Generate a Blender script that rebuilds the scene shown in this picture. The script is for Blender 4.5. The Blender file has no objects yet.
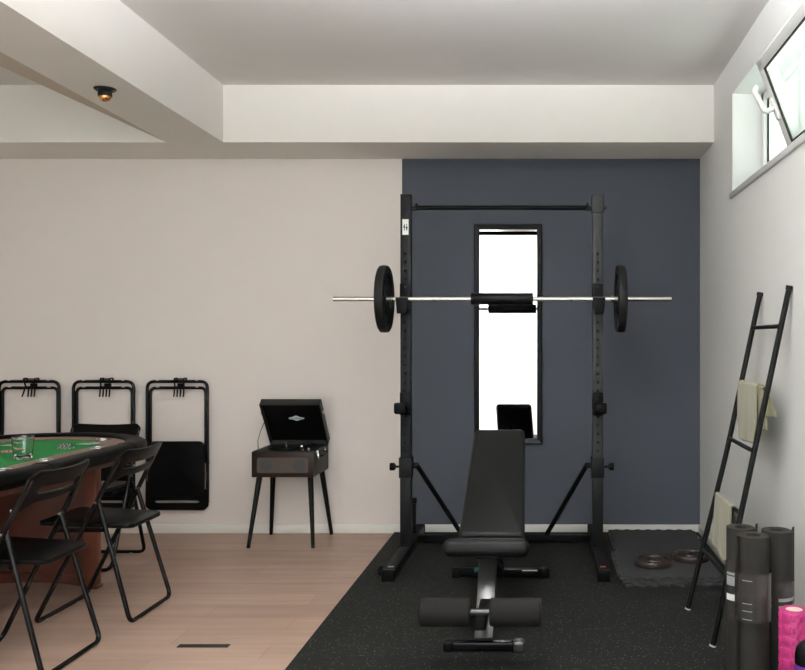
import bpy, bmesh, math, random
from mathutils import Vector, Matrix
random.seed(7)
R = math.radians
PI = math.pi
sc = bpy.context.scene
COL = sc.collection

# ---------------------------------------------------------------- materials
def lin(c):
    def f(v):
        v /= 255.0
        return v/12.92 if v <= .04045 else ((v+.055)/1.055)**2.4
    return (f(c[0]), f(c[1]), f(c[2]), 1)

def mat(name, rgb, rough=.5, metal=0, bump=0, bscale=200, var=0, vscale=8, spec=.5, coat=0, trans=0, ior=1.45, emit=None, sheen=0):
    m = bpy.data.materials.new(name)
    m.use_nodes = True
    nt = m.node_tree
    b = nt.nodes['Principled BSDF']
    col = lin(rgb)
    b.inputs['Base Color'].default_value = col
    b.inputs['Roughness'].default_value = rough
    b.inputs['Metallic'].default_value = metal
    b.inputs['Specular IOR Level'].default_value = spec
    b.inputs['Coat Weight'].default_value = coat
    b.inputs['Transmission Weight'].default_value = trans
    b.inputs['IOR'].default_value = ior
    b.inputs['Sheen Weight'].default_value = sheen
    tc = nt.nodes.new('ShaderNodeTexCoord')
    n = nt.nodes.new('ShaderNodeTexNoise')
    n.inputs['Scale'].default_value = vscale
    n.inputs['Detail'].default_value = 3
    nt.links.new(tc.outputs['Object'], n.inputs['Vector'])
    v = var if var else .02
    mx = nt.nodes.new('ShaderNodeMix'); mx.data_type = 'RGBA'
    mx.inputs['A'].default_value = tuple(c*(1-v) for c in col[:3])+(1,)
    mx.inputs['B'].default_value = tuple(min(1, c*(1+v)) for c in col[:3])+(1,)
    nt.links.new(n.outputs['Fac'], mx.inputs['Factor'])
    nt.links.new(mx.outputs['Result'], b.inputs['Base Color'])
    if bump:
        n2 = nt.nodes.new('ShaderNodeTexNoise')
        n2.inputs['Scale'].default_value = bscale
        n2.inputs['Detail'].default_value = 2
        nt.links.new(tc.outputs['Object'], n2.inputs['Vector'])
        bp = nt.nodes.new('ShaderNodeBump')
        bp.inputs['Strength'].default_value = bump
        bp.inputs['Distance'].default_value = .002
        nt.links.new(n2.outputs['Fac'], bp.inputs['Height'])
        nt.links.new(bp.outputs['Normal'], b.inputs['Normal'])
    return m

M = {}
M['plaster'] = mat('warm_white_plaster', (222, 212, 206), .85, bump=.06, bscale=90, spec=.2)
M['plaster_right'] = mat('side_wall_plaster', (227, 227, 224), .8, bump=.12, bscale=60, spec=.25)
M['ceiling'] = mat('ceiling_paint', (221, 217, 213), .9, spec=.1)
M['beam'] = mat('beam_paint', (231, 226, 220), .9, spec=.1)
M['tan'] = mat('tan_board', (200, 186, 172), .8, spec=.2)
M['navy'] = mat('slate_blue_paint', (73, 77, 85), .75, bump=.05, bscale=120, spec=.25)
M['white_trim'] = mat('white_gloss_trim', (226, 222, 215), .45)
M['pvc'] = mat('white_window_plastic', (236, 237, 234), .35)
M['sill'] = mat('grey_sill', (205, 206, 204), .5)
M['gasket'] = mat('black_gasket', (28, 30, 30), .6)
M['black_metal'] = mat('black_powder_coat', (15, 15, 15), .38, bump=.05, bscale=400, spec=.06)
M['grey_and_lit_metal'] = mat('grey_and_lit_powder_coat', (42, 43, 43), .42, bump=.05, bscale=400, spec=.2)
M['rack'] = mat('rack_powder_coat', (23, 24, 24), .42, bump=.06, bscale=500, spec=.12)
M['hole'] = mat('dark_hole', (6, 6, 6), .9)
M['chair_metal'] = mat('glossy_black_tube', (8, 8, 8), .25, spec=.3)
M['chair_plastic'] = mat('black_seat_plastic', (11, 11, 11), .3, bump=.2, bscale=250, spec=.1)
M['rubber_plate'] = mat('black_rubber_plate', (17, 18, 17), .5, spec=.2)
M['brown_plate'] = mat('brown_iron_plate', (44, 33, 27), .45, var=.2, vscale=20)
M['chrome'] = mat('chrome', (205, 202, 195), .22, metal=1)
M['bar_steel'] = mat('barbell_steel', (224, 220, 212), .3, metal=.85)
M['foam'] = mat('black_foam', (30, 29, 28), .9, bump=.4, bscale=500, spec=.2)
M['pad_foam'] = mat('black_pad_foam', (8, 8, 8), .5, spec=.2)
M['vinyl'] = mat('bench_vinyl', (21, 22, 21), .45, bump=.12, bscale=700, spec=.2)
M['bench_metal'] = mat('satin_grey_bench_steel', (78, 78, 76), .3, metal=.6)
M['mirror'] = mat('mirror_glass', (245, 245, 245), .01, metal=1)
M['mirror_frame'] = mat('black_mirror_frame', (12, 12, 13), .3, spec=.2)
M['paper'] = mat('white_sticker', (232, 232, 228), .5)
M['orange'] = mat('orange_sticker', (190, 84, 50), .5)
M['ladder'] = mat('matt_black_ladder', (14, 15, 14), .38, spec=.15)
M['yoga'] = mat('charcoal_yoga_mat', (44, 42, 39), .75, bump=.3, bscale=300, spec=.2)
M['yoga_in'] = mat('yoga_mat_end', (58, 55, 50), .85, bump=.3, bscale=300)
M['band'] = mat('glossy_wrapper_band', (56, 53, 51), .2, coat=.5)
M['label_grey'] = mat('grey_label', (150, 150, 150), .4)
M['pink'] = mat('pink_foam', (186, 54, 118), .5)
M['cream'] = mat('cream_core', (240, 214, 205), .6)
M['purple'] = mat('purple_plastic', (100, 44, 142), .3)
M['tile'] = mat('dark_grey_eva_foam', (52, 53, 53), .75, bump=.12, bscale=250, spec=.2)
M['towel'] = mat('sage_beige_terry', (140, 135, 108), .95, bump=1.0, bscale=420, var=.06, vscale=60, sheen=.3)
M['leather'] = mat('black_table_leather', (12, 12, 12), .4, bump=.08, bscale=300, spec=.04)
M['track'] = mat('brown_racetrack', (124, 96, 82), .45, var=.08, vscale=30)
M['felt'] = mat('green_felt', (50, 128, 70), .95, bump=.3, bscale=600, spec=.1)
M['mahogany_lit_post'] = mat('mahogany_lit_post', (106, 59, 44), .35, var=.18, vscale=5)  # mahogany with the lighter tone of its lit side put into the colour
M['mahogany'] = mat('mahogany_panel', (94, 52, 40), .35, var=.18, vscale=5)
M['silver'] = mat('silver_cup', (190, 190, 186), .25, metal=1)
M['chip_black'] = mat('black_chip', (30, 30, 30), .4)
M['chip_white'] = mat('white_chip', (232, 230, 225), .4)
M['chip_red'] = mat('red_chip', (190, 50, 44), .4)
M['card'] = mat('blue_grey_card_back', (140, 164, 170), .4)
M['leatherette'] = mat('black_leatherette', (8, 8, 8), .45, bump=.2, bscale=500, spec=.2)
M['leatherette_side'] = mat('dark_grey_leatherette', (38, 39, 37), .5, bump=.2, bscale=500, spec=.2)
M['walnut'] = mat('dark_walnut', (34, 24, 19), .4, var=.15, vscale=12, spec=.2)
M['grille'] = mat('grey_brown_speaker_cloth', (68, 59, 53), .8, bump=.3, bscale=900)
M['cone'] = mat('dark_speaker_cone', (55, 56, 55), .8)
M['leg_black'] = mat('black_painted_leg', (10, 10, 10), .45, spec=.2)
M['emblem'] = mat('silver_emblem', (190, 196, 200), .35)
M['vinyl_disc'] = mat('turntable_mat', (10, 10, 10), .3, spec=.2)
M['copper'] = mat('copper_bulb', (226, 158, 104), .25, metal=.9)
M['fixture'] = mat('black_spot_fixture', (14, 18, 18), .5)
M['black_gloss'] = mat('black_gloss', (14, 14, 14), .22, spec=.3)
M['teal'] = mat('teal_knob', (40, 110, 112), .4)
M['plug'] = mat('pale_foot_glide', (190, 190, 185), .5)
M['glassware'] = mat('clear_glass', (250, 255, 252), .02, trans=1, ior=1.45)

def window_glass():
    m = bpy.data.materials.new('window_glass'); m.use_nodes = True
    nt = m.node_tree
    for n in list(nt.nodes): nt.nodes.remove(n)
    o = nt.nodes.new('ShaderNodeOutputMaterial')
    t = nt.nodes.new('ShaderNodeBsdfTransparent'); t.inputs['Color'].default_value = (.93, .97, .94, 1)
    g = nt.nodes.new('ShaderNodeBsdfGlossy'); g.inputs['Roughness'].default_value = .03
    g.inputs['Color'].default_value = (.9, .95, .92, 1)
    x = nt.nodes.new('ShaderNodeMixShader'); x.inputs[0].default_value = .1
    nt.links.new(t.outputs[0], x.inputs[1]); nt.links.new(g.outputs[0], x.inputs[2]); nt.links.new(x.outputs[0], o.inputs[0])
    return m
M['window_glass'] = window_glass()
def frosted():
    m = window_glass(); m.name = 'frosted_window_glass'; nt = m.node_tree
    x = next(n for n in nt.nodes if n.type == 'MIX_SHADER'); t = next(n for n in nt.nodes if n.type == 'BSDF_TRANSPARENT')
    tl = nt.nodes.new('ShaderNodeBsdfTranslucent'); tl.inputs['Color'].default_value = (.93, .97, .94, 1)
    y = nt.nodes.new('ShaderNodeMixShader'); y.inputs[0].default_value = .35
    nt.links.new(t.outputs[0], y.inputs[1]); nt.links.new(tl.outputs[0], y.inputs[2]); nt.links.new(y.outputs[0], x.inputs[1])
    return m
M['frosted'] = frosted()

def curtain_mat():
    m = bpy.data.materials.new('added_sheer_cloth'); m.use_nodes = True
    nt = m.node_tree
    for n in list(nt.nodes): nt.nodes.remove(n)
    o = nt.nodes.new('ShaderNodeOutputMaterial')
    d = nt.nodes.new('ShaderNodeBsdfDiffuse'); d.inputs['Color'].default_value = (.85, .84, .83, 1)
    t = nt.nodes.new('ShaderNodeBsdfTranslucent'); t.inputs['Color'].default_value = (.93, .92, .91, 1)
    x = nt.nodes.new('ShaderNodeMixShader'); x.inputs[0].default_value = .6
    nt.links.new(d.outputs[0], x.inputs[1]); nt.links.new(t.outputs[0], x.inputs[2]); nt.links.new(x.outputs[0], o.inputs[0])
    return m
M['curtain'] = curtain_mat()

def wood_floor():
    m = bpy.data.materials.new('oak_vinyl_planks'); m.use_nodes = True
    nt = m.node_tree; L = nt.links.new
    b = nt.nodes['Principled BSDF']; b.inputs['Roughness'].default_value = .42
    b.inputs['Specular IOR Level'].default_value = .35
    tc = nt.nodes.new('ShaderNodeTexCoord')
    br = nt.nodes.new('ShaderNodeTexBrick')
    br.offset = .37
    br.inputs['Scale'].default_value = 1
    br.inputs['Brick Width'].default_value = 1.2
    br.inputs['Row Height'].default_value = .19
    br.inputs['Mortar Size'].default_value = .0012
    br.inputs['Color1'].default_value = lin((171, 144, 127)); br.inputs['Color2'].default_value = lin((182, 155, 139))
    br.inputs['Mortar'].default_value = lin((150, 120, 102))
    L(tc.outputs['Object'], br.inputs['Vector'])
    mp = nt.nodes.new('ShaderNodeMapping'); mp.inputs['Scale'].default_value = (.8, 8, 1)
    L(tc.outputs['Object'], mp.inputs['Vector'])
    n = nt.nodes.new('ShaderNodeTexNoise'); n.inputs['Scale'].default_value = 1.6; n.inputs['Detail'].default_value = 6
    n.inputs['Roughness'].default_value = .6
    L(mp.outputs[0], n.inputs['Vector'])
    cr = nt.nodes.new('ShaderNodeValToRGB')
    cr.color_ramp.elements[0].position = .3; cr.color_ramp.elements[0].color = (.74, .72, .70, 1)
    cr.color_ramp.elements[1].position = .72; cr.color_ramp.elements[1].color = (1.08, 1.07, 1.06, 1)
    L(n.outputs['Fac'], cr.inputs[0])
    mx = nt.nodes.new('ShaderNodeMix'); mx.data_type = 'RGBA'; mx.blend_type = 'MULTIPLY'
    mx.inputs['Factor'].default_value = .75
    L(br.outputs['Color'], mx.inputs['A']); L(cr.outputs[0], mx.inputs['B'])
    L(mx.outputs['Result'], b.inputs['Base Color'])
    return m
M['floor'] = wood_floor()

def rubber_floor():
    m = bpy.data.materials.new('speckled_rubber'); m.use_nodes = True
    nt = m.node_tree; L = nt.links.new
    b = nt.nodes['Principled BSDF']; b.inputs['Roughness'].default_value = .8
    b.inputs['Specular IOR Level'].default_value = .12
    tc = nt.nodes.new('ShaderNodeTexCoord')
    v = nt.nodes.new('ShaderNodeTexVoronoi'); v.inputs['Scale'].default_value = 85
    v.inputs['Randomness'].default_value = 1
    L(tc.outputs['Object'], v.inputs['Vector'])
    cr = nt.nodes.new('ShaderNodeValToRGB')
    cr.color_ramp.elements[0].position = .20; cr.color_ramp.elements[0].color = (1, 1, 1, 1)
    cr.color_ramp.elements[1].position = .32; cr.color_ramp.elements[1].color = (0, 0, 0, 1)
    L(v.outputs['Distance'], cr.inputs[0])
    sx = nt.nodes.new('ShaderNodeSeparateColor'); L(v.outputs['Color'], sx.inputs[0])
    gt = nt.nodes.new('ShaderNodeMath'); gt.operation = 'GREATER_THAN'; gt.inputs[1].default_value = .52
    L(sx.outputs[0], gt.inputs[0])
    mu = nt.nodes.new('ShaderNodeMath'); mu.operation = 'MULTIPLY'
    L(cr.outputs[0], mu.inputs[0]); L(gt.outputs[0], mu.inputs[1])
    mu2 = nt.nodes.new('ShaderNodeMath'); mu2.operation = 'MULTIPLY'
    L(mu.outputs[0], mu2.inputs[0]); L(sx.outputs[1], mu2.inputs[1])
    n = nt.nodes.new('ShaderNodeTexNoise'); n.inputs['Scale'].default_value = 3; n.inputs['Detail'].default_value = 5
    L(tc.outputs['Object'], n.inputs['Vector'])
    base = nt.nodes.new('ShaderNodeMix'); base.data_type = 'RGBA'
    base.inputs['A'].default_value = lin((21, 22, 20)); base.inputs['B'].default_value = lin((34, 35, 32))
    L(n.outputs['Fac'], base.inputs['Factor'])
    mx = nt.nodes.new('ShaderNodeMix'); mx.data_type = 'RGBA'
    mx.inputs['B'].default_value = lin((104, 107, 103))
    L(mu2.outputs[0], mx.inputs['Factor']); L(base.outputs['Result'], mx.inputs['A'])
    L(mx.outputs['Result'], b.inputs['Base Color'])
    n2 = nt.nodes.new('ShaderNodeTexNoise'); n2.inputs['Scale'].default_value = 160
    L(tc.outputs['Object'], n2.inputs['Vector'])
    bp = nt.nodes.new('ShaderNodeBump'); bp.inputs['Strength'].default_value = .4; bp.inputs['Distance'].default_value = .002
    L(n2.outputs['Fac'], bp.inputs['Height']); L(bp.outputs['Normal'], b.inputs['Normal'])
    return m
M['rubber'] = rubber_floor()

# ---------------------------------------------------------------- mesh helpers
class MB:
    def __init__(s): s.bm = bmesh.new()
    def _tag(s, faces, mi, smooth=False):
        for f in faces:
            f.material_index = mi; f.smooth = smooth
    def box(s, x0, x1, y0, y1, z0, z1, mi=0, bev=0, seg=2, rot=None, smooth=False):
        c = Vector(((x0+x1)/2, (y0+y1)/2, (z0+z1)/2))
        mt = Matrix.Translation(c) @ (rot.to_4x4() if rot else Matrix.Identity(4)) @ Matrix.Diagonal((abs(x1-x0), abs(y1-y0), abs(z1-z0), 1))
        t = bmesh.new()
        bmesh.ops.create_cube(t, size=1, matrix=mt)
        if bev:
            bmesh.ops.bevel(t, geom=list(t.edges), offset=bev, segments=seg, affect='EDGES', profile=.5)
        s.merge(t, mi, smooth or bev > 0)
        return s
    def merge(s, t, mi=0, smooth=False):
        t.normal_update()
        vm = {}
        for v in t.verts: vm[v] = s.bm.verts.new(v.co)
        for f in t.faces:
            try: nf = s.bm.faces.new([vm[v] for v in f.verts])
            except ValueError: continue
            nf.material_index = mi; nf.smooth = smooth
        t.free()
        return s
    def rings(s, rings, closed_u=True, closed_v=False, caps=False, mi=0, smooth=True):
        """rings: list of lists of points, bridged one after another"""
        V = [[s.bm.verts.new(p) for p in r] for r in rings]
        n = len(V[0]); m = len(V)
        for j in range(m if closed_v else m-1):
            a = V[j]; b = V[(j+1) % m]
            for i in range(n if closed_u else n-1):
                k = (i+1) % n
                f = s.bm.faces.new((a[i], a[k], b[k], b[i]))
                f.material_index = mi; f.smooth = smooth
        if caps:
            for r, rev in ((V[0], True), (V[-1], False)):
                f = s.bm.faces.new(list(reversed(r)) if rev else r)
                f.material_index = mi
        return s
    def tube(s, pts, r, seg=10, closed=False, caps=True, mi=0, sy=1.0):
        pts = [Vector(p) for p in pts]
        n = len(pts)
        rings = []
        up = None
        for i, p in enumerate(pts):
            if closed:
                t = (pts[(i+1) % n]-pts[i-1]).normalized()
            else:
                t = (pts[min(i+1, n-1)]-pts[max(i-1, 0)]).normalized()
            if up is None:
                ref = Vector((0, 0, 1)) if abs(t.z) < .9 else Vector((0, 1, 0))
                up = (ref - t*ref.dot(t)).normalized()
            else:
                up = (up - t*up.dot(t)).normalized()
            sd = t.cross(up)
            rr = r[i] if isinstance(r, (list, tuple)) else r
            rings.append([p + (sd*math.cos(a)+up*math.sin(a)*sy)*rr for a in [2*PI*k/seg for k in range(seg)]])
        s.rings(rings, True, closed, caps and not closed, mi)
        return s
    def cyl(s, p0, p1, r, seg=20, mi=0, r1=None):
        s.tube([p0, p1], [r, r if r1 is None else r1], seg, mi=mi); return s
    def lathe(s, prof, c=(0, 0, 0), axis='z', seg=32, mi=0, closed=False):
        """prof: (radius, height) pairs"""
        rings = []
        for r_, h in prof:
            ring = []
            for k in range(seg):
                a = 2*PI*k/seg
                u, v = r_*math.cos(a), r_*math.sin(a)
                p = {'z': (u, v, h), 'x': (h, u, v), 'y': (v, h, u)}[axis]
                ring.append(Vector(p)+Vector(c))
            rings.append(ring)
        s.rings(rings, True, closed, not closed, mi)
        return s
    def prism(s, outline, z0, z1, mi=0, bev=0, fr=None, smooth=False):
        """outline in 2D (x,y) extruded z0..z1; fr maps (x,y,z) to a point"""
        t = bmesh.new()
        a = [t.verts.new((x, y, z0)) for x, y in outline]
        b = [t.verts.new((x, y, z1)) for x, y in outline]
        n = len(a)
        t.faces.new(list(reversed(a))); t.faces.new(b)
        for i in range(n): t.faces.new((a[i], a[(i+1) % n], b[(i+1) % n], b[i]))
        bmesh.ops.recalc_face_normals(t, faces=t.faces)
        if bev:
            es = [e for e in t.edges if abs(e.verts[0].co.z-e.verts[1].co.z) < 1e-7]
            bmesh.ops.bevel(t, geom=es, offset=bev, segments=2, affect='EDGES', profile=.5)
        if fr:
            for v in t.verts: v.co = Vector(fr(*v.co))
        s.merge(t, mi, smooth)
        return s
    def xf(s, mt):
        bmesh.ops.transform(s.bm, matrix=mt, verts=s.bm.verts); return s
    def build(s, name, mats, parent=None, label=None, loc=None, weld=False, sharp=True):
        if weld: bmesh.ops.remove_doubles(s.bm, verts=s.bm.verts, dist=1e-5)
        bmesh.ops.recalc_face_normals(s.bm, faces=s.bm.faces)
        if sharp:
            for e in s.bm.edges:
                if len(e.link_faces) == 2 and e.calc_face_angle(0) > R(38): e.smooth = False
        me = bpy.data.meshes.new(name)
        s.bm.to_mesh(me); s.bm.free()
        for m in (mats if isinstance(mats, (list, tuple)) else [mats]):
            me.materials.append(M[m] if isinstance(m, str) else m)
        o = bpy.data.objects.new(name, me); COL.objects.link(o)
        if parent: o.parent = parent
        if loc: o.location = loc
        if label: o['label'] = label
        return o

def fillet(pts, r, seg=5):
    pts = [Vector(p) for p in pts]
    out = [pts[0]]
    for i in range(1, len(pts)-1):
        a, b, c = pts[i-1], pts[i], pts[i+1]
        d1 = (a-b); d2 = (c-b)
        rr = min(r, d1.length*.45, d2.length*.45)
        p1 = b+d1.normalized()*rr; p2 = b+d2.normalized()*rr
        for k in range(seg+1):
            t = k/seg
            out.append(p1*(1-t)**2 + b*2*t*(1-t) + p2*t*t)
    out.append(pts[-1])
    return out

def rrect(w, h, r, seg=5, cx=0, cy=0):
    o = []
    for sx, sy, a0 in ((1, 1, 0), (-1, 1, 90), (-1, -1, 180), (1, -1, 270)):
        for k in range(seg+1):
            a = R(a0+90*k/seg)
            o.append((cx+sx*(w/2-r)+r*math.cos(a), cy+sy*(h/2-r)+r*math.sin(a)))
    return o

def thing(name, label, cat, loc=(0, 0, 0), rz=0, group=None):
    o = bpy.data.objects.new(name, None); COL.objects.link(o)
    o.empty_display_size = .1
    o.location = loc; o.rotation_euler = (0, 0, rz)
    tag(o, label, cat, group); return o
def tag(o, label, cat, group=None):
    o['label'] = label; o['category'] = cat
    if group: o['group'] = group
    return o
def struct(o, label=None):
    o['kind'] = 'structure'
    if label: o['label'] = label
    return o
def dup(root, loc=None, rz=None, label=None):
    r = root.copy(); COL.objects.link(r)
    if loc is not None: r.location = loc
    if rz is not None: r.rotation_euler = (0, 0, rz)
    if label: r['label'] = label
    for ch in list(root.children):
        c = ch.copy(); COL.objects.link(c); c.parent = r
        for g in list(ch.children):
            d = g.copy(); COL.objects.link(d); d.parent = c
    return r

# ---------------------------------------------------------------- the room
XR, XL, YB, YR = 1.055, -4.6, 6.0, -0.55      # right, left, back, rear wall faces
ZL, ZH = 2.58, 2.943                           # underside of beams, ceiling
struct(MB().box(XL-.2, XR+.3, YR-.2, YB+.2, -.12, 0).build('floor', 'floor'), 'oak toned plank floor')
struct(MB().box(XL-.2, XR+.3, YR-.2, YB+.2, ZH, ZH+.15).build('ceiling', 'ceiling'), 'pale grey painted ceiling')
b = MB(); b.box(XL-.2, -1.0, YB, YB+.2, 0, ZH, 0); b.box(-1.0, XR+.3, YB, YB+.2, 0, ZH, 1)
struct(b.build('wall_back', ['plaster', 'navy']), 'warm white wall with slate blue accent section')
struct(MB().box(XL-.2, XL, YR, YB, 0, ZH).build('wall_left', 'plaster'), 'warm white side wall')
WY0, WY1, WZ0, WZ1 = 1.9, 4.95, 2.168, 2.73    # high window opening
b = MB()
b.box(XR, XR+.3, YR, YB, 0, WZ0); b.box(XR, XR+.3, YR, YB, WZ1, ZH)
b.box(XR, XR+.3, YR, -.35, WZ0, WZ1); b.box(XR, XR+.3, 1.3, WY0, WZ0, WZ1); b.box(XR, XR+.3, WY1, YB, WZ0, WZ1)
struct(b.build('wall_right', 'plaster_right'), 'pale grey wall with a high window')
# rear wall behind the camera, with an opening for the added window
b = MB()
b.box(XL-.2, -3.0, YR-.2, YR, 0, ZH); b.box(.85, XR+.3, YR-.2, YR, 0, ZH)
b.box(-3.0, .85, YR-.2, YR, 2.7, ZH); b.box(-3.0, .85, YR-.2, YR, 0, .08)
struct(b.build('wall_rear', 'plaster'), 'white wall with an opening for the added rear window')
# beams
struct(MB().box(XL, XR, 5.5, YB, ZL, ZH).build('trim_1', 'beam'), 'boxed white beam along the back wall')
struct(MB().prism([(-2.407, 5.5), (-2.29, YR), (-1.975, YR), (-2.047, 5.5)], ZL, ZH).build('trim_2', 'beam'), 'boxed white beam running to the back wall')
b = MB(); b.prism([(-2.407, 5.5), (-2.33, 1.6), (-2.60, 1.6), (-2.50, 3.97), (-2.452, 4.72)], ZL-.0, ZL+.02)
struct(b.build('trim_3', 'tan'), 'tan wedge board along the beam edge')
# baseboards
struct(MB().box(XL, XR, YB-.014, YB, 0, .06, bev=.003).build('baseboard_back', 'white_trim'))
struct(MB().box(XR-.014, XR, YR, YB-.014, 0, .06, bev=.003).build('baseboard_right', 'white_trim'))
struct(MB().box(XL, XL+.014, YR, YB-.014, 0, .06, bev=.003).build('baseboard_left', 'white_trim'))

# high window in the right wall
w = thing('window_1', 'high white framed window with a tilted open sash', 'window', (XR, 0, 0)); w['kind'] = 'structure'
del w['category']
fx0, fx1 = .165, .225
b = MB()
b.box(fx0, fx1, WY0, WY1, WZ0, WZ0+.045, bev=.004); b.box(fx0, fx1, WY0, WY1, WZ1-.045, WZ1, bev=.004)
b.box(fx0, fx1, WY1-.045, WY1, WZ0, WZ1, bev=.004); b.box(fx0, fx1, WY0, WY0+.045, WZ0, WZ1, bev=.004)
b.box(fx0, fx1, 4.17, 4.24, WZ0, WZ1, bev=.004)
b.build('window_frame', 'pvc', w)
MB().box(.195, .201, 4.24, WY1-.045, WZ0+.045, WZ1-.045).build('pane', 'frosted', w, 'fixed pane')
b = MB()
for y0, y1, z0, z1 in ((4.24, WY1-.045, WZ0+.045, WZ0+.053), (4.24, WY1-.045, WZ1-.053, WZ1-.045), (4.24, 4.248, WZ0+.045, WZ1-.045), (WY1-.053, WY1-.045, WZ0+.045, WZ1-.045)):
    b.box(.186, .196, y0, y1, z0, z1)
b.build('gasket', 'gasket', w)
# tilted sash: local frame (y, v) hinged at the bottom, leaning into the room
hx, hz, ang = .175, 2.215, R(20.5)
def sash_fr(x, y, v): return (hx+x*math.cos(ang)-v*math.sin(ang), y, hz+v*math.cos(ang)+x*math.sin(ang))
def sash_box(bb, x0, x1, y0, y1, v0, v1, mi=0, bev=.006):
    t = MB(); t.box(x0, x1, y0, y1, v0, v1, bev=bev)
    for vv in t.bm.verts: vv.co = Vector(sash_fr(*vv.co))
    bb.merge(t.bm, mi, True)
SY0, SY1, SV = 2.35, 4.20, .50
b = MB()
sash_box(b, -.05, .015, SY0, SY1, 0, .075); sash_box(b, -.05, .015, SY0, SY1, SV-.055, SV)
sash_box(b, -.05, .015, SY1-.08, SY1, 0, SV); sash_box(b, -.05, .015, SY0, SY0+.08, 0, SV)
sash = b.build('sash', 'pvc', w, 'tilted sash')
b = MB(); sash_box(b, -.041, -.035, SY0+.08, SY1-.08, .075, SV-.075, bev=0)
b.build('pane', 'frosted', sash)
b = MB()
for y0, y1, v0, v1 in ((SY0+.08, SY1-.08, .073, .080), (SY0+.08, SY1-.08, SV-.060, SV-.053), (SY1-.087, SY1-.079, .075, SV-.055), (SY0+.079, SY0+.087, .075, SV-.055)):
    sash_box(b, -.051, -.041, y0, y1, v0, v1, bev=0)
b.build('gasket', 'gasket', sash)
b = MB()
sash_box(b, -.062, -.049, SY1-.058, SY1-.022, .20, .31, bev=.004)
pts = [sash_fr(*p) for p in fillet([(-.055, SY1-.04, .26), (-.105, SY1-.04, .255), (-.115, SY1-.035, .37), (-.095, SY1-.035, .385)], .03)]
b.tube(pts, .0135, 10, sy=1)
b.build('window_handle', 'pvc', sash)
MB().box(-.014, .165, WY0-.03, WY1+.03, WZ0-.032, WZ0, bev=.003).build('window_sill', 'sill', w, 'grey sill')

w = thing('window_3_added', 'high white framed window added nearer the camera for side light', 'window', (XR, .475, 0)); w['kind'] = 'structure'  # added window out of view, lets in side light for the beam
del w['category']
b = MB()
for y0, y1, z0, z1 in ((-.825, .825, WZ0, WZ0+.045), (-.825, .825, WZ1-.045, WZ1), (-.825, -.78, WZ0, WZ1), (.78, .825, WZ0, WZ1)):
    b.box(fx0, fx1, y0, y1, z0, z1, bev=.004)
b.build('window_frame', 'pvc', w)
MB().box(.195, .201, -.78, .78, WZ0+.045, WZ1-.045).build('pane', 'window_glass', w)
MB().box(-.03, .165, -.855, .855, WZ0-.032, WZ0, bev=.004).build('window_sill', 'sill', w)

# added rear window with an added curtain, a made-up soft light source behind the camera
w = thing('window_2_added', 'wide white framed window added behind the camera for light', 'window', (-1.07, YR, 0)); w['kind'] = 'structure'
del w['category']
b = MB()
for x in (-1.93, -.65, .64, 1.86):
    b.box(x, x+.06, -.12, -.06, .08, 2.7, bev=.004)
b.box(-1.93, 1.92, -.12, -.06, .08, .14); b.box(-1.93, 1.92, -.12, -.06, 2.64, 2.7)
b.build('window_frame', 'pvc', w)
for x0, x1 in ((-1.87, -.65), (-.59, .64), (.70, 1.86)):
    MB().box(x0, x1, -.093, -.087, .14, 2.64).build('pane', 'window_glass', w)
cu = thing('added_curtain', 'added sheer white curtain spreading the light of the added rear window', 'curtain', (-1.5, -.22, 0))
rings = []
nx = 260
row0 = []; row1 = []
for i in range(nx+1):
    x = -2.6+5.1*i/nx
    y = .022*math.sin(i*.62)+.008*math.sin(i*.23)
    row0.append(Vector((x, y, .015))); row1.append(Vector((x, y*.8, 2.932)))
b = MB(); b.rings([row0, [(a+c)/2 for a, c in zip(row0, row1)], row1], closed_u=False)
b.build('drape', 'curtain', cu, sharp=False)
MB().box(-2.65, 2.5, -.06, -.032, 2.90, 2.934).build('curtain_track', 'white_trim', cu)

# floor level things
rm = MB().box(-1.05, XR-.016, YR+.3, YB-.016, 0, .01, bev=.002).build('rubber_mat', 'rubber')
tag(rm, 'black speckled rubber gym flooring beside the wood floor', 'rubber mat')
fv = thing('floor_vent', 'slim dark slot vent set in the wood floor', 'floor vent', (-1.49, 3.775, 0))
b = MB(); b.box(-.108, .108, -.014, .014, 0, .002); b.build('grate', 'gasket', fv)
b = MB(); b.box(-.110, .110, -.017, -.014, 0, .003); b.box(-.110, .110, .014, .017, 0, .003); b.box(-.110, -.107, -.014, .014, 0, .003); b.box(.107, .110, -.014, .014, 0, .003)
b.build('rim', 'walnut', fv)

# ceiling spot
sp = thing('ceiling_spotlight', 'small black spotlight with copper bulb under the beam', 'spotlight', (-2.20, 4.33, ZL))
b = MB(); b.lathe([(.001, 0), (.052, 0), (.052, -.004), (.046, -.009), (.001, -.009)], seg=36); b.build('flange', 'fixture', sp)
b = MB(); b.lathe([(.03, -.009), (.033, -.02), (.033, -.040), (.030, -.040), (.029, -.02)], seg=32, closed=True); b.build('housing', 'fixture', sp)
b = MB(); b.lathe([(.001, -.02), (.026, -.02), (.0285, -.036), (.028, -.046), (.022, -.057), (.012, -.064), (.001, -.066)], seg=28); b.build('bulb', 'copper', sp)
b = MB(); b.lathe([(.001, -.0095), (.005, -.0095), (.005, -.0125), (.001, -.0125)], c=(-.041, 0, 0), seg=10); b.build('screw', 'chrome', sp)
b = MB(); b.lathe([(.001, -.0095), (.005, -.0095), (.005, -.0125), (.001, -.0125)], c=(.041, 0, 0), seg=10); b.build('screw', 'chrome', sp)

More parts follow.
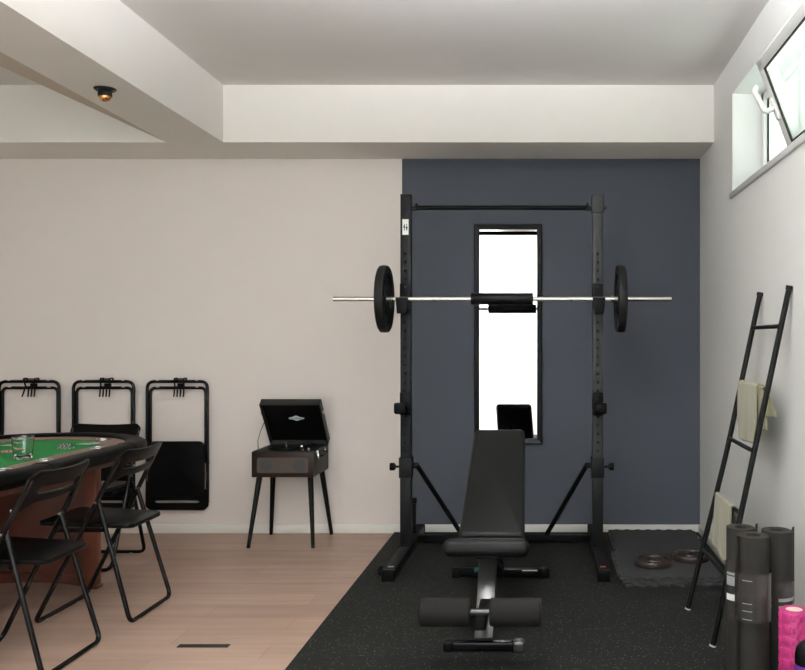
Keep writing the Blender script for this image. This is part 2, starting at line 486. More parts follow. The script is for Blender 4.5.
# ---------------------------------------------------------------- mirror
mi = thing('wall_mirror', 'tall narrow black framed mirror on the slate blue wall', 'mirror', (-.267, YB-.008, .617))
mi.rotation_euler = (R(-.10), 0, 0)
mw, mh, fw = .467, 1.510, .036
b = MB()
def rectloop(w_, z0, z1, y): return [Vector((-w_/2, y, z0)), Vector((w_/2, y, z0)), Vector((w_/2, y, z1)), Vector((-w_/2, y, z1))]
b.rings([rectloop(mw, 0, mh, 0), rectloop(mw, 0, mh, -.018), rectloop(mw-.012, .006, mh-.006, -.026),
         rectloop(mw-2*fw+.012, fw-.006, mh-fw+.006, -.020), rectloop(mw-2*fw, fw, mh-fw, -.010), rectloop(mw-2*fw, fw, mh-fw, 0)], smooth=False, closed_v=True)
b.build('mirror_frame', 'mirror_frame', mi)
MB().box(-mw/2+fw-.003, mw/2-fw+.003, -.008, -.004, fw-.003, mh-fw+.003).build('mirror_glass', 'mirror', mi)

# ---------------------------------------------------------------- squat rack
RX0, RX1, RY = -.867, .311, 5.36
rk = thing('squat_rack', 'tall black steel squat rack standing on the rubber floor', 'squat rack', ((RX0+RX1)/2, RY, .01))
def cutholes(o, zs, x, y):
    t = bmesh.new()
    for z in zs:
        bmesh.ops.create_cone(t, cap_ends=True, segments=14, radius1=.0098, radius2=.0098, depth=.05,
                              matrix=Matrix.Translation((x, y, z)) @ Matrix.Rotation(PI/2, 4, 'X'))
    me = bpy.data.meshes.new('cut'); t.to_mesh(me); t.free()
    c = bpy.data.objects.new('cut', me); COL.objects.link(c)
    me.materials.append(M['hole'])
    o.data.materials.append(M['hole'])
    md = o.modifiers.new('b', 'BOOLEAN'); md.operation = 'DIFFERENCE'; md.object = c; md.solver = 'EXACT'
    try: md.material_mode = 'TRANSFER'
    except Exception: pass
    c.parent = o.parent
    bpy.context.view_layer.update()
    dg = bpy.context.evaluated_depsgraph_get()
    nm = bpy.data.meshes.new_from_object(o.evaluated_get(dg))
    o.modifiers.clear(); o.data = nm
    bpy.data.objects.remove(c)
hw = (RX1-RX0)/2
for s in (-1, 1):
    x = s*hw
    b = MB(); b.box(x-.032, x+.032, -.03, .03, .06, 2.208, bev=.004)
    up = b.build('upright', 'grey_and_lit_metal' if s > 0 else 'rack', rk)  # right upright gets a paler coat, its lit tone put into the colour
    zs = [1.848-.0525*k for k in range(31)]
    cutholes(up, zs, x, -.03)
    up.data.name = 'upright'
    b = MB(); b.box(x-.040, x+.040, -.038, .038, .475, .60, bev=.004); b.build('height_collar', 'rack', rk)
    b = MB(); b.box(x-.0335, x+.0335, -.033, .033, .06, .476, bev=.003); b.build('lower_sleeve', 'rack', rk)
    # top cap
    if s > 0:
        b = MB(); b.box(x-.037, x+.037, -.036, .036, 2.10, 2.212, bev=.006)
        c = b.build('top_bracket', 'grey_and_lit_metal', rk)
        b = MB(); b.cyl((x+.037, 0, 2.135), (x+.052, 0, 2.135), .012, 8); b.cyl((x+.052, 0, 2.135), (x+.06, 0, 2.135), .006, 8)
        b.build('bolt', 'bench_metal', c)
    else:
        b = MB(); b.box(x-.033, x+.033, -.031, .031, 2.205, 2.214, bev=.003); b.build('end_cap', 'black_metal', rk)
    # bar bracket
    b = MB(); b.box(x-s*.03, x-s*.062, -.018, .018, 2.118, 2.142, bev=.003)
    b.tube([(x-s*.062+.0*k, .018*math.cos(2*PI*k/12), 2.140+.020*math.sin(2*PI*k/12)) for k in range(12)], .006, 8, closed=True)
    b.build('bar_bracket', 'rack', rk)
    # foot running front to rear
    b = MB(); b.box(x-.032, x+.032, -.60, .57, 0, .06, bev=.004); ft = b.build('foot', 'rack', rk)
    b = MB(); b.box(x-.035, x+.035, -.625, -.585, 0, .064, bev=.007); b.build('end_cap', 'black_metal', ft)
    b = MB(); b.box(x-.035, x+.035, .555, .585, 0, .064, bev=.007); b.build('end_cap', 'black_metal', ft)
    b = MB(); b.box(x-.016, x+.016, -.54, -.515, .0605, .0612); b.build('sticker', 'orange' if s > 0 else 'label_grey', ft, 'small orange sticker' if s > 0 else 'small grey sticker')
    # foot bracket flange
    b = MB(); b.box(x-.036, x+.036, -.05, .05, .058, .066); b.cyl((x-s*.02, -.042, .066), (x-s*.02, -.042, .074), .006, 8); b.cyl((x+s*.02, -.042, .066), (x+s*.02, -.042, .074), .006, 8)
    b.build('base_flange', 'black_metal', rk)
    # rear post
    b = MB(); b.box(x-.012, x+.012, .31, .335, .06, .28, bev=.003); b.box(x-.018, x+.018, .303, .342, .255, .29, bev=.005); b.build('rear_post', 'black_metal', rk)
    # j hooks for the bar
    b = MB(); b.box(x-.033, x+.033, -.046, -.032, 1.50, 1.665, bev=.004)
    b.prism([(x-.036, 1.485), (x+.036, 1.485), (x+.038, 1.545), (x-.038, 1.545)], -.20, -.046)
    b.bm.verts.ensure_lookup_table()
    jh = MB(); jh.box(x-.033, x+.033, -.046, -.032, 1.50, 1.665, bev=.004)
    jh.box(x-.033, x+.033, -.165, -.046, 1.50, 1.56, bev=.005)
    wj = MB(); wj.prism([(-.028, 1.478), (.028, 1.478), (.037, 1.574), (-.037, 1.574)], -.178, -.160, bev=.003, fr=lambda u, v, w_: (x+u, w_, v)); jh.merge(wj.bm, 0, True)
    b.bm.free()
    hk = jh.build('bar_hook', 'black_metal', rk)
    b = MB(); b.cyl((x, -.046, 1.645), (x, -.052, 1.645), .008, 10); b.build('bolt', 'grey_and_lit_metal', hk)
    # safety hooks lower
    b = MB(); b.box(x-.033, x+.033, -.046, -.032, .86, 1.0, bev=.004)
    b.box(x-.036+s*.006, x+.036+s*.006, -.15, -.046, .875, .905, bev=.008)
    b.box(x-.036+s*.012, x+.036+s*.012, -.175, -.145, .878, .945, bev=.012, seg=3)
    b.build('safety_hook', 'black_metal', rk)
    # knob
    b = MB(); b.cyl((x+s*.04, 0, .54), (x+s*.065, 0, .54), .007, 10)
    b.cyl((x+s*.065, 0, .54), (x+s*.072, 0, .54), .016, 12); b.cyl((x+s*.072, 0, .54), (x+s*.10, 0, .54), .024, 10)
    b.build('adjusting_knob', 'black_metal', rk)
    # diagonal brace with brackets
    b = MB(); b.box(x-s*.038, x-s*.078, -.008, .008, .53, .565, bev=.003)
    p0 = Vector((x-s*.068, 0, .545)); p1 = Vector((x-s*.315, .29, .055))
    b.tube([p0, p1], .0155, 8)
    b.build('diagonal_brace', 'black_metal', rk)
b = MB(); b.box(-hw+.03, hw-.03, .265, .315, .015, .055, bev=.003); b.build('cross_member', 'black_metal', rk)
b = MB(); b.cyl((-hw+.05, 0, 2.135), (hw-.05, 0, 2.135), .0145, 14); b.build('pull_up_bar', 'black_metal', rk)
b = MB(); b.box(-hw-.019, -hw+.019, -.0318, -.0305, 1.965, 2.060, bev=0); st = b.build('warning_sticker', 'paper', rk, 'white sticker with two arrows')
b = MB()
for k, (dx, up_) in enumerate(((-.007, 1), (.008, -1))):
    x = -hw+dx; zc = 2.010
    b.box(x-.002, x+.002, -.0322, -.0318, zc-.020, zc+.020)
    b.prism([(x-.0065, zc-up_*.002), (x+.0065, zc-up_*.002), (x, zc+up_*.022)], 0, .0004, fr=lambda u, v, w_: (u, -.0322+w_, v))
b.build('arrow_marks', 'hole', st)
# transport wheel on left foot
b = MB(); b.lathe([(.008, -.011), (.024, -.011), (.028, -.006), (.028, .006), (.024, .011), (.008, .011)], c=(-hw-.060, -.50, .032), axis='x', seg=24)
b.cyl((-hw-.030, -.50, .032), (-hw-.075, -.50, .032), .008, 10)
b.build('transport_wheel', 'black_metal', rk)

# ---------------------------------------------------------------- barbell
BX = (RX0+RX1)/2+.011; BY = 5.22; BZ = 1.576
bb = thing('barbell', 'long steel barbell with a black foam pad resting on the rack hooks', 'barbell', (BX, BY, BZ))
b = MB(); b.cyl((-1.012, 0, 0), (1.012, 0, 0), .0128, 16); b.build('bar', 'bar_steel', bb)
for s in (-1, 1):
    b = MB(); b.cyl((s*.742, 0, 0), (s*1.014, 0, 0), .0142, 18); b.build('bar_sleeve', 'chrome', bb)
for s in (-1, 1):
    b = MB(); b.lathe([(.013, 0), (.0155, 0), (.0155, .006), (.013, .006)], c=(s*.412, 0, 0), axis='x', seg=18, closed=True); b.build('knurl_ring', 'chrome', bb)
    b = MB(); b.lathe([(.0129, 0), (.021, 0), (.021, .014), (.0129, .014)], c=(s*.660-.007, 0, 0), axis='x', seg=20, closed=True); b.build('sleeve_collar', 'chrome', bb)
b = MB(); b.lathe([(.014, -.186), (.034, -.186), (.036, -.182), (.036, .182), (.034, .186), (.014, .186)], c=(-.002, 0, .001), axis='x', seg=28, closed=True); b.build('foam_pad', 'pad_foam', bb)
def plate(x, label):
    t = thing('weight_plate', label, 'weight plate', (BX+x, BY, BZ), group='weight plates on the barbell')
    pr = [(.0130, -.014), (.030, -.014), (.034, -.018), (.060, -.018), (.064, -.011), (.150, -.011), (.156, -.023), (.192, -.027), (.200, -.021),
          (.2025, 0), (.200, .021), (.192, .027), (.156, .023), (.150, .011), (.064, .011), (.060, .018), (.034, .018), (.030, .014), (.0130, .014)]
    b = MB(); b.lathe(pr, axis='x', seg=64, closed=True); b.build('plate_body', 'rubber_plate', t)
    for k in range(3):
        a = R(90+120*k)
        g = MB(); pts = [(s_*.0, .108*math.cos(a+q)*1.0, .108*math.sin(a+q)) for q in [R(-22+44*j/8) for j in range(9)] for s_ in (1,)]
        g.tube(pts, .018, 10, sy=.6)
        g.build('grip', 'rubber_plate', t)
    b = MB(); b.lathe([(.0130, -.0175), (.026, -.0175), (.026, -.012), (.0130, -.012)], axis='x', seg=24, closed=True); b.build('hub_ring', 'chrome', t)
    return t
plate(-.708, 'black rubber weight plate on the end of the barbell nearer the white wall')
plate(.708, 'black rubber weight plate on the end of the barbell nearer the ladder')

# ---------------------------------------------------------------- bench
be = thing('weight_bench', 'black adjustable weight bench with foam leg rollers in front of the rack', 'bench', (-.268, 4.2, .01))
def pad(name, w0, w1, p0, p1, th, parent, rcorner=.04):
    """pad between p0 and p1 (y,z) on its top surface, width w0 -> w1"""
    y0, z0 = p0; y1, z1 = p1
    L_ = math.hypot(y1-y0, z1-z0); dy, dz = (y1-y0)/L_, (z1-z0)/L_
    out = []
    for u, v in rrect(1, L_, rcorner, 6, 0, L_/2):
        t = v/L_; w_ = w0*(1-t)+w1*t
        # keep corner radius in width direction
        ux = u*1.0
        if abs(u) > .5-rcorner: ux = math.copysign(.5-(.5-abs(u))/w_, u)
        else: ux = u
        out.append((ux*w_, v))
    def fr(u, v, h): return (u, y0+dy*v-dz*h, z0+dz*v+dy*h)
    b = MB(); t = bmesh.new()
    b.prism(out, -th, 0, bev=th*.32, fr=fr, smooth=True)
    b.build(name, 'vinyl', parent, sharp=False).data.shade_smooth() if False else None
    return b
def make_pad(name, *a, **k):
    b = pad_mesh(*a, **k); return b
def pad_mesh(w0, w1, p0, p1, th, rc):
    y0, z0 = p0; y1, z1 = p1
    L_ = math.hypot(y1-y0, z1-z0); dy, dz = (y1-y0)/L_, (z1-z0)/L_
    wm = max(w0, w1); out = []
    for u, v in rrect(wm, L_, rc, 6, 0, L_/2):
        t = v/L_; out.append((u*(w0*(1-t)+w1*t)/wm, v))
    b = MB()
    b.prism(out, -th, 0, bev=th*.36, fr=lambda u, v, h: (u, y0+dy*v-dz*h, z0+dz*v+dy*h), smooth=True)
    return b
o = pad_mesh(.385, .355, (-.41, .453), (-.045, .375), .078, .035).build('seat', 'vinyl', be)
md = o.modifiers.new('s', 'BEVEL'); md.width = .012; md.segments = 3; md.limit_method = 'ANGLE'
o = pad_mesh(.322, .286, (-.005, .380), (.75, .818), .055, .028).build('backrest', 'vinyl', be)
md = o.modifiers.new('s', 'BEVEL'); md.width = .008; md.segments = 3; md.limit_method = 'ANGLE'
def beam(bb_, p0, p1, w_, h, bev=.004):
    p0 = Vector(p0); p1 = Vector(p1); d = p1-p0
    ang_ = math.atan2(d.z, d.y)
    t = MB(); t.box(-w_/2, w_/2, 0, d.length, -h/2, h/2, bev=bev)
    t.xf(Matrix.Translation(p0) @ Matrix.Rotation(ang_, 4, 'X'))
    bb_.merge(t.bm, 0, True)
b = MB(); beam(b, (0, -.50, .040), (0, -.215, .335), .080, .05); b.build('front_post', 'bench_metal', be, 'satin grey front post')
b = MB(); beam(b, (0, -.23, .325), (0, .30, .16), .07, .05); beam(b, (0, .28, .165), (0, .64, .055), .06, .05); b.build('spine', 'rack', be)
b = MB(); beam(b, (-.03, .18, .20), (-.03, .52, .62), .025, .04); beam(b, (.03, .18, .20), (.03, .52, .62), .025, .04); b.build('back_support', 'rack', be)
b = MB(); beam(b, (0, -.28, .345), (0, -.05, .315), .10, .03); b.box(-.08, .08, -.24, -.2, .335, .355); b.build('seat_bracket', 'rack', be)
b = MB(); b.box(-.15, .15, -.53, -.485, .004, .040, bev=.005); ff = b.build('front_foot', 'black_gloss', be)
for s in (-1, 1):
    b = MB(); b.box(s*.125, s*.172, -.536, -.474, 0, .046, bev=.012, seg=3); b.build('foot_cap', 'bench_metal' if s > 0 else 'black_metal', ff)
b = MB(); b.box(-.245, .265, .62, .67, .006, .048, bev=.005); rf = b.build('rear_foot', 'black_metal', be)
for s in (-1, 1):
    b = MB(); b.box(.01+s*.225, .01+s*.27, .612, .678, 0, .052, bev=.007); b.build('foot_cap', 'black_metal', rf)
b = MB(); b.box(.13, .215, .6192, .6198, .040, .045); b.build('sticker', 'paper', rf, 'white printed strip')
b = MB(); b.cyl((-.235, -.72, .23), (.24, -.72, .23), .0125, 14); b.build('roller_rod', 'bench_metal', be)
b = MB(); beam(b, (0, -.345, .165), (0, -.72, .175), .045, .04); beam(b, (0, -.72, .16), (0, -.70, .24), .04, .03); b.build('roller_arm', 'black_metal', be)
for s in (-1, 1):
    c = 0.0
    x0, x1 = (c-.037-.203, c-.037) if s < 0 else (c+.040, c+.040+.205)
    b = MB(); b.lathe([(.0128, x0), (.050, x0), (.056, x0+.006), (.056, x1-.006), (.050, x1), (.0128, x1)], c=(0, -.72, .23), axis='x', seg=32, closed=True)
    b.build('foam_roller', 'foam', be)
b = MB(); b.cyl((-.035, -.06, .225), (-.060, -.06, .225), .005, 10); b.cyl((-.058, -.06, .225), (-.078, -.06, .225), .011, 10); b.build('adjusting_knob', 'teal', be, 'teal adjusting knob')
b = MB(); b.tube([(.04, -.1, .30), (.09, -.05, .325), (.13, .0, .32)], .008, 8); b.build('lever', 'black_metal', be)

# ---------------------------------------------------------------- foam tiles and plates
def tile_outline(x0, x1, y0, y1, ph=0):
    o = []
    n = 8; L1 = (x1-x0); L2 = (y1-y0); a = .010
    def edge(p, q, nrm, ph):
        m = n*8
        for k in range(m):
            t = k/m
            s_ = math.sin(2*PI*n*t+ph); d = a*max(-1, min(1, s_*1.8))*min(1, min(t, 1-t)*12)
            o.append((p[0]+(q[0]-p[0])*t+nrm[0]*d, p[1]+(q[1]-p[1])*t+nrm[1]*d))
    edge((x0, y0), (x1, y0), (0, -1), ph); edge((x1, y0), (x1, y1), (1, 0), ph)
    edge((x1, y1), (x0, y1), (0, 1), ph); edge((x0, y1), (x0, y0), (-1, 0), ph)
    return o
def tile(x0, y0, z, ph, label, w_=.57, h=.013):
    b = MB(); b.prism(tile_outline(0, w_, 0, .60, ph), 0, h, bev=.0015)
    return tag(b.build('foam_floor_tile', 'tile', loc=(x0, y0, z)), label, 'foam tile', 'foam tiles stacked in the corner')
tile(.420, 4.655, .0105, 0, 'dark foam floor tile at the bottom of the front stack by the ladder')
tile(.408, 4.672, .0237, 2, 'dark foam floor tile in the middle of the front stack by the ladder')
tile(.395, 4.690, .0369, 1, 'dark foam floor tile on top of the front stack, two iron plates on it')
tile(.430, 5.335, .0105, 1, 'dark foam floor tile under another one against the blue wall')
tile(.422, 5.340, .0237, 0, 'dark foam floor tile on top in the corner against the blue wall')
def iron_plate(x, y, z, r, h, label):
    t = thing('iron_weight_plate', label, 'weight plate', (x, y, z), group='iron plates lying on the foam tiles')
    k = r/.11
    b = MB(); b.lathe([(.014, 0), (.10*k, 0), (.108*k, .003), (.11*k, .008), (.11*k, h-.006), (.106*k, h), (.088*k, h), (.084*k, h-.010),
                       (.045*k, h-.010), (.040*k, h-.001), (.014, h-.001)], seg=48, closed=True)
    b.build('plate_body', 'brown_plate', t)
    b = MB(); b.lathe([(.0135, h-.003), (.021, h-.003), (.021, h+.0015), (.0135, h+.0015)], seg=24, closed=True); b.build('hub_ring', 'brown_plate', t)
iron_plate(.605, 4.95, .050, .110, .036, 'brown black iron plate lying on foam tiles, the one clear of the ladder rail')
iron_plate(.838, 5.07, .050, .108, .036, 'brown black iron plate lying on foam tiles, partly behind the ladder rail')

# ---------------------------------------------------------------- towel ladder
ld = thing('towel_ladder', 'black metal towel ladder leaning on the pale wall', 'ladder', (.708, 4.02, .01))
LX, LZ = .334, 1.545
YA, YN = .235, -.28
def lp(z, y=0):
    x0 = -.020 if y > 0 else .004
    zm = .77; xm = x0+(LX-x0)*zm/LZ+(.014 if y > 0 else 0)
    return x0+(xm-x0)*z/zm if z < zm else xm+(LX-xm)*(z-zm)/(LZ-zm)
for y in (YA, YN):
    x0 = lp(0, y)
    b = MB(); b.tube(fillet([(x0, y, .004), (lp(.77, y), y, .77), (LX, y, LZ)], .1, 6), .0128, 16); ra = b.build('rail', 'ladder', ld)
    b = MB(); b.cyl((LX-.002, y, LZ-.010), (LX+.0012, y, LZ+.006), .0160, 16); b.build('end_cap', 'ladder', ra)
    b = MB(); b.cyl((x0-.0005, y, .001), (x0+.0018, y, .008), .0150, 16, r1=.0145); b.build('foot_cap', 'plug', ra)
for z in (.297, .57, .838, 1.105, 1.378):
    b = MB(); b.cyl((lp(z, YN), YN, z), (lp(z, YA), YA, z), .0095, 14); b.build('rung', 'ladder', ld)

def towel(name, label, zr, ya, yb, front, back, fo, bo, cr=.13, sl=.02, thick=.009, seedv=1):
    """cloth over a rung: front flap hangs on the room side"""
    rnd = random.Random(seedv)
    X = .708+(lp(zr, 1)+lp(zr, -1))/2-.003; Z = zr+.01
    t = thing(name, label, 'towel', (X, (ya+yb)/2, Z), group='sage towels draped over the ladder rungs')
    n = 28; prof = []
    w_ = abs(ya-yb)
    def row(v):       # v from -1 (front hem) to 1 (back hem)
        pts = []
        for i in range(n+1):
            s_ = i/n; y = (ya-(ya+yb)/2) + (yb-ya)*s_
            fl = front*(1+.06*math.sin(3*s_+seedv)) if True else front
            # hem: rounded towards the far corner
            fl = fl*(1-cr*max(0, 1-s_*3)**2)+sl*s_
            bl = back*(1+.05*math.sin(5*s_))
            rr = .0125
            wob = .006*math.sin(s_*11+seedv)+.003*math.sin(s_*23)
            if v < -.08:
                q = (-v-.08)/.92
                x = -rr-fo*q+wob*q; z = -fl*q
                y2 = y*(1-.10*q*0)
            elif v > .08:
                q = (v-.08)/.92
                x = rr+bo*q+wob*q*.7; z = -bl*q
                y2 = y
            else:
                a = v/.08*PI/2
                x = rr*math.sin(a); z = rr*math.cos(a)
                y2 = y
            pts.append(Vector((x, y2, z)))
        return pts
    vs = [-1+.92*k/16 for k in range(17)]+[-.06, -.04, -.02, 0, .02, .04, .06]+[.08+.92*k/14 for k in range(15)]
    b = MB(); b.rings([row(v) for v in vs], closed_u=False)
    o = b.build('cloth', 'towel', t, sharp=False)
    md = o.modifiers.new('t', 'SOLIDIFY'); md.thickness = thick; md.offset = 1
    md = o.modifiers.new('s', 'SUBSURF'); md.levels = 1; md.render_levels = 1
    return t, o
t1, _ = towel('hand_towel', 'sage beige towel over the upper middle ladder rung', 1.105, 4.225, 3.84, .238, .12, .010, .022, cr=.30, seedv=1)
# loose folded corners of the upper towel hanging behind the near rail
for (yy, ln, tw, xo, wdt) in ((3.855, .20, .028, .012, .075), (3.80, .135, .05, .030, .06)):
    b = MB(); rows = []
    for k in range(11):
        q = k/10
        cx = -.004+xo*q; ww = wdt*(.55+.45*q)*(1 if q < .85 else 1-.35*(q-.85)/.15)
        rows.append([Vector((cx+tw*q*(s_-.5)+.004*math.sin(s_*9), (yy-(4.225+3.84)/2)+(.5-s_)*ww, .012-ln*q)) for s_ in [j/8 for j in range(9)]])
    b.rings(rows, closed_u=False)
    o = b.build('folded_corner', 'towel', t1, sharp=False)
    md = o.modifiers.new('t', 'SOLIDIFY'); md.thickness = .016; md.offset = 0
    md = o.modifiers.new('s', 'SUBSURF'); md.levels = 1; md.render_levels = 1
t2, _ = towel('hand_towel', 'sage beige towel over the low ladder rung just behind the rolled mats', .57, 4.225, 3.87, .255, .20, .018, .055, cr=.05, sl=.0, seedv=4)

# ---------------------------------------------------------------- rolled yoga mats
def yoga(x, y, r, h, ends, label, band):
    t = thing('rolled_exercise_mat', label, 'exercise mat', (x, y, .0105), group='rolled charcoal mats by the wall')
    n = 150; turns = 3.1; th = .0090
    r0 = r-.0002-turns*.0102
    outer, inner = [], []
    for k in range(n+1):
        q = k/n; a = ends+2*PI*turns*(q-1); rr = r0+(r-r0)*q
        outer.append((rr*math.cos(a), rr*math.sin(a))); inner.append(((rr-th)*math.cos(a), (rr-th)*math.sin(a)))
    # loose outer end lifts a little tangentially
    b = MB()
    rows = []
    for (ro, z) in ((inner, 0), (outer, 0), (outer, h), (inner, h)):
        rows.append([Vector((p[0], p[1], z)) for p in ro])
    b.rings(rows, closed_u=False, closed_v=True)
    b.build('mat_roll', 'yoga', t)
    for (z0, z1, m_, nm) in band:
        b = MB(); b.lathe([(r+.0008, z0), (r+.0022, z0), (r+.0022, z1), (r+.0008, z1)], seg=48, closed=True)
        bn = b.build(nm, m_, t)
    return t
def curved_label(t, r, a0, a1, z0, z1, m_, nm='printed_label', lab=None):
    b = MB(); n = 12
    rr = [[Vector((r_*math.cos(a0+(a1-a0)*k/n), r_*math.sin(a0+(a1-a0)*k/n), z)) for k in range(n+1)] for r_, z in ((r, z0), (r+.0006, z0), (r+.0006, z1), (r, z1))]
    b.rings(rr, closed_u=False, closed_v=True); b.build(nm, m_, t, lab)
def loose_end(t, r, a, h):
    b = MB()
    p = Vector((r*math.cos(a), r*math.sin(a), 0)); tg = Vector((-math.sin(a), math.cos(a), 0)); nr = Vector((math.cos(a), math.sin(a), 0))
    rows = []
    for q in (0, .25, .5, .75, 1):
        c = p+tg*.022*q+nr*(.0005-.0022*q*q*0)
        rows.append([c-nr*.006, c+nr*.001, c+nr*.001+Vector((0, 0, h)), c-nr*.006+Vector((0, 0, h))])
    b.rings(rows, caps=True, smooth=False); b.build('loose_end', 'yoga', t)
HF = .60
ma = yoga(.758, 3.20, .0645, HF, R(200), 'rolled charcoal mat in front of the other two, in a glossy sleeve', [(.295, .470, 'band', 'sleeve_band')])
for z in (.305, .335, .362, .445): curved_label(ma, .0670, R(222), R(254), z, z+.0025, 'label_grey', 'sleeve_crease')
mb_ = yoga(.745, 3.345, .060, HF, R(-8), 'rolled charcoal mat nearest the ladder, with white printed label', [])
curved_label(mb_, .0606, R(186), R(260), .24, .475, 'band', 'sleeve')
curved_label(mb_, .0614, R(200), R(240), .385, .42, 'label_grey')
curved_label(mb_, .0614, R(200), R(240), .328, .352, 'paper')
curved_label(mb_, .0614, R(200), R(240), .425, .435, 'label_grey')
loose_end(mb_, .060, R(-20), HF+.012)
mc = yoga(.868, 3.29, .062, HF, R(5), 'rolled charcoal mat against the pale wall behind the pink roller', [])
curved_label(mc, .0626, R(235), R(345), .20, .415, 'band', 'sleeve')
curved_label(mc, .0634, R(262), R(330), .345, .357, 'label_grey')
curved_label(mc, .0634, R(262), R(330), .318, .330, 'label_grey')
loose_end(mc, .062, R(-20), HF+.012)

# ---------------------------------------------------------------- pink roller
pr = thing('massage_roller', 'pink textured foam massage roller standing by the wall in front of the mats', 'foam roller', (.875, 3.08, .0105))
h = .365; ro = .0500
b = MB(); b.lathe([(.030, 0), (ro-.004, 0), (ro-.001, .004), (ro-.001, h-.004), (ro-.004, h), (.030, h)], seg=48, closed=True)
b.build('foam_sleeve', 'pink', pr)
for side in range(4):
    b = MB()
    a0 = R(250+90*side)
    # long ribs, then a column of small blocks
    nz = 9; dz = h/nz
    for j in range(nz):
        zc = dz*(j+.5)
        n = 8
        for (aa, ab, z0, z1) in ((a0-R(44), a0-R(6), zc-dz*.40, zc+dz*.40),):
            rows = []
            for q in range(n+1):
                a = aa+(ab-aa)*q/n
                e = .0005 if q in (0, n) else .0035
                rows.append([Vector(((ro+e_)*math.cos(a), (ro+e_)*math.sin(a), z)) for e_, z in ((-.003, z0), (e*.6, z0+.002), (e, (z0+z1)/2-dz*.25), (e, (z0+z1)/2+dz*.25), (e*.6, z1-.002), (-.003, z1))])
            b.rings(rows, closed_u=True, caps=True)
        for k2 in range(3):
            aa = a0+R(-3+14*k2); ab = aa+R(11)
            zo = dz*.5*(k2 % 2)
            rows = []
            for q in range(4):
                a = aa+(ab-aa)*q/3
                e = .001 if q in (0, 3) else .004
                z0, z1 = zc-dz*.36+zo, zc+dz*.30+zo
                z1 = min(z1, h-.004)
                if z0 > h-.01: break
                rows.append([Vector(((ro+e_)*math.cos(a), (ro+e_)*math.sin(a), z)) for e_, z in ((-.003, z0), (e*.6, z0+.003), (e, z0+.006), (e, z1-.006), (e*.6, z1-.003), (-.003, z1))])
            if len(rows) == 4: b.rings(rows, closed_u=True, caps=True)
    b.build('massage_ribs', 'pink', pr)
b = MB(); b.lathe([(.001, h-.004), (.031, h-.004), (.031, h-.0015), (.001, h-.0015)], seg=32); b.build('core', 'cream', pr, 'cream core disc')

bo = thing('drink_bottle', 'purple bottle with black rounded cap in front of the pink roller', 'bottle', (.828, 2.75, .0105))
b = MB(); b.lathe([(.001, 0), (.040, 0), (.043, .006), (.043, .288), (.041, .294), (.001, .294)], seg=40); b.build('bottle_body', 'purple', bo)
b = MB(); b.lathe([(.001, .294), (.0435, .294), (.0435, .322), (.040, .342), (.030, .357), (.016, .366), (.001, .369)], seg=40); b.build('cap', 'vinyl_disc', bo)

# ---------------------------------------------------------------- record player
rp = thing('record_player', 'black suitcase turntable with open lid on four splayed legs by the white wall', 'record player', (-1.691, 5.755, 0))
bw, bd, z0, z1 = .398, .37, .452, .617
b = MB(); b.box(-bw/2, bw/2, -bd/2, bd/2, z0, z1, bev=.004)
cab = b.build('cabinet', 'leatherette_side', rp)
b = MB(); b.box(-bw/2, bw/2, -bd/2-.006, -bd/2+.001, z0, z1-.004, bev=.003); b.build('front_panel', 'walnut', rp, 'dark walnut front panel')
b = MB(); b.prism(rrect(.325, .098, .012), 0, .003, fr=lambda u, v, w_: (u, -bd/2-.006-w_, z0+.077+v)); gr = b.build('speaker_grille', 'grille', rp, 'grey brown grille cloth')
for s in (-1, 1):
    b = MB(); b.lathe([(.001, -.0005), (.040, -.0005), (.040, 0), (.001, 0)], c=(s*.105, -bd/2-.0092, z0+.077), axis='y', seg=36); b.build('speaker_cone', 'cone', gr, 'dark round speaker')
b = MB(); b.box(-bw/2+.008, bw/2-.008, -bd/2+.008, bd/2-.008, z1, z1+.003); b.build('deck', 'leatherette', rp)
b = MB(); b.lathe([(.001, z1+.003), (.100, z1+.003), (.115, z1+.006), (.115, z1+.013), (.001, z1+.013)], c=(-.03, -.01, 0), seg=48); pl = b.build('platter', 'vinyl_disc', rp)
b = MB(); b.cyl((-.03, -.01, z1+.013), (-.03, -.01, z1+.038), .0035, 10); b.build('spindle', 'chrome', pl)
b = MB(); b.cyl((.13, .08, z1+.003), (.13, .08, z1+.028), .014, 16); b.tube(fillet([(.13, .12, z1+.026), (.13, 0, z1+.026), (.095, -.09, z1+.022)], .03), .004, 8)
ta = b.build('tonearm', 'black_metal', rp)
b = MB(); b.box(.085, .105, -.108, -.085, z1+.016, z1+.028, bev=.002); b.build('headshell', 'chrome', ta)
b = MB(); b.cyl((.15, -.13, z1+.003), (.15, -.13, z1+.014), .009, 12); b.cyl((.12, -.15, z1+.003), (.12, -.15, z1+.012), .007, 12); b.build('control_knob', 'chrome', rp)
# lid: tray hinged at the rear, built closed then rotated
hy, hz_ = bd/2, z1
lr = Matrix.Translation((0, hy, hz_)) @ Matrix.Rotation(R(-51), 4, 'X') @ Matrix.Translation((0, -hy, -hz_))
b = MB(); T = .008; lh = .058
b.box(-bw/2, bw/2, -bd/2, bd/2, z1+lh-T, z1+lh, bev=.003)
b.box(-bw/2, bw/2, -bd/2, -bd/2+T, z1, z1+lh, bev=.002); b.box(-bw/2, bw/2, bd/2-T, bd/2, z1, z1+lh, bev=.002)
b.box(-bw/2, -bw/2+T, -bd/2, bd/2, z1, z1+lh, bev=.002); b.box(bw/2-T, bw/2, -bd/2, bd/2, z1, z1+lh, bev=.002)
b.box(-bw/2+T, bw/2-T, -bd/2+T, bd/2-T, z1+.035, z1+lh-T, 1)
b.xf(lr); lid = b.build('lid', ['leatherette_side', 'leatherette'], rp)
b = MB()
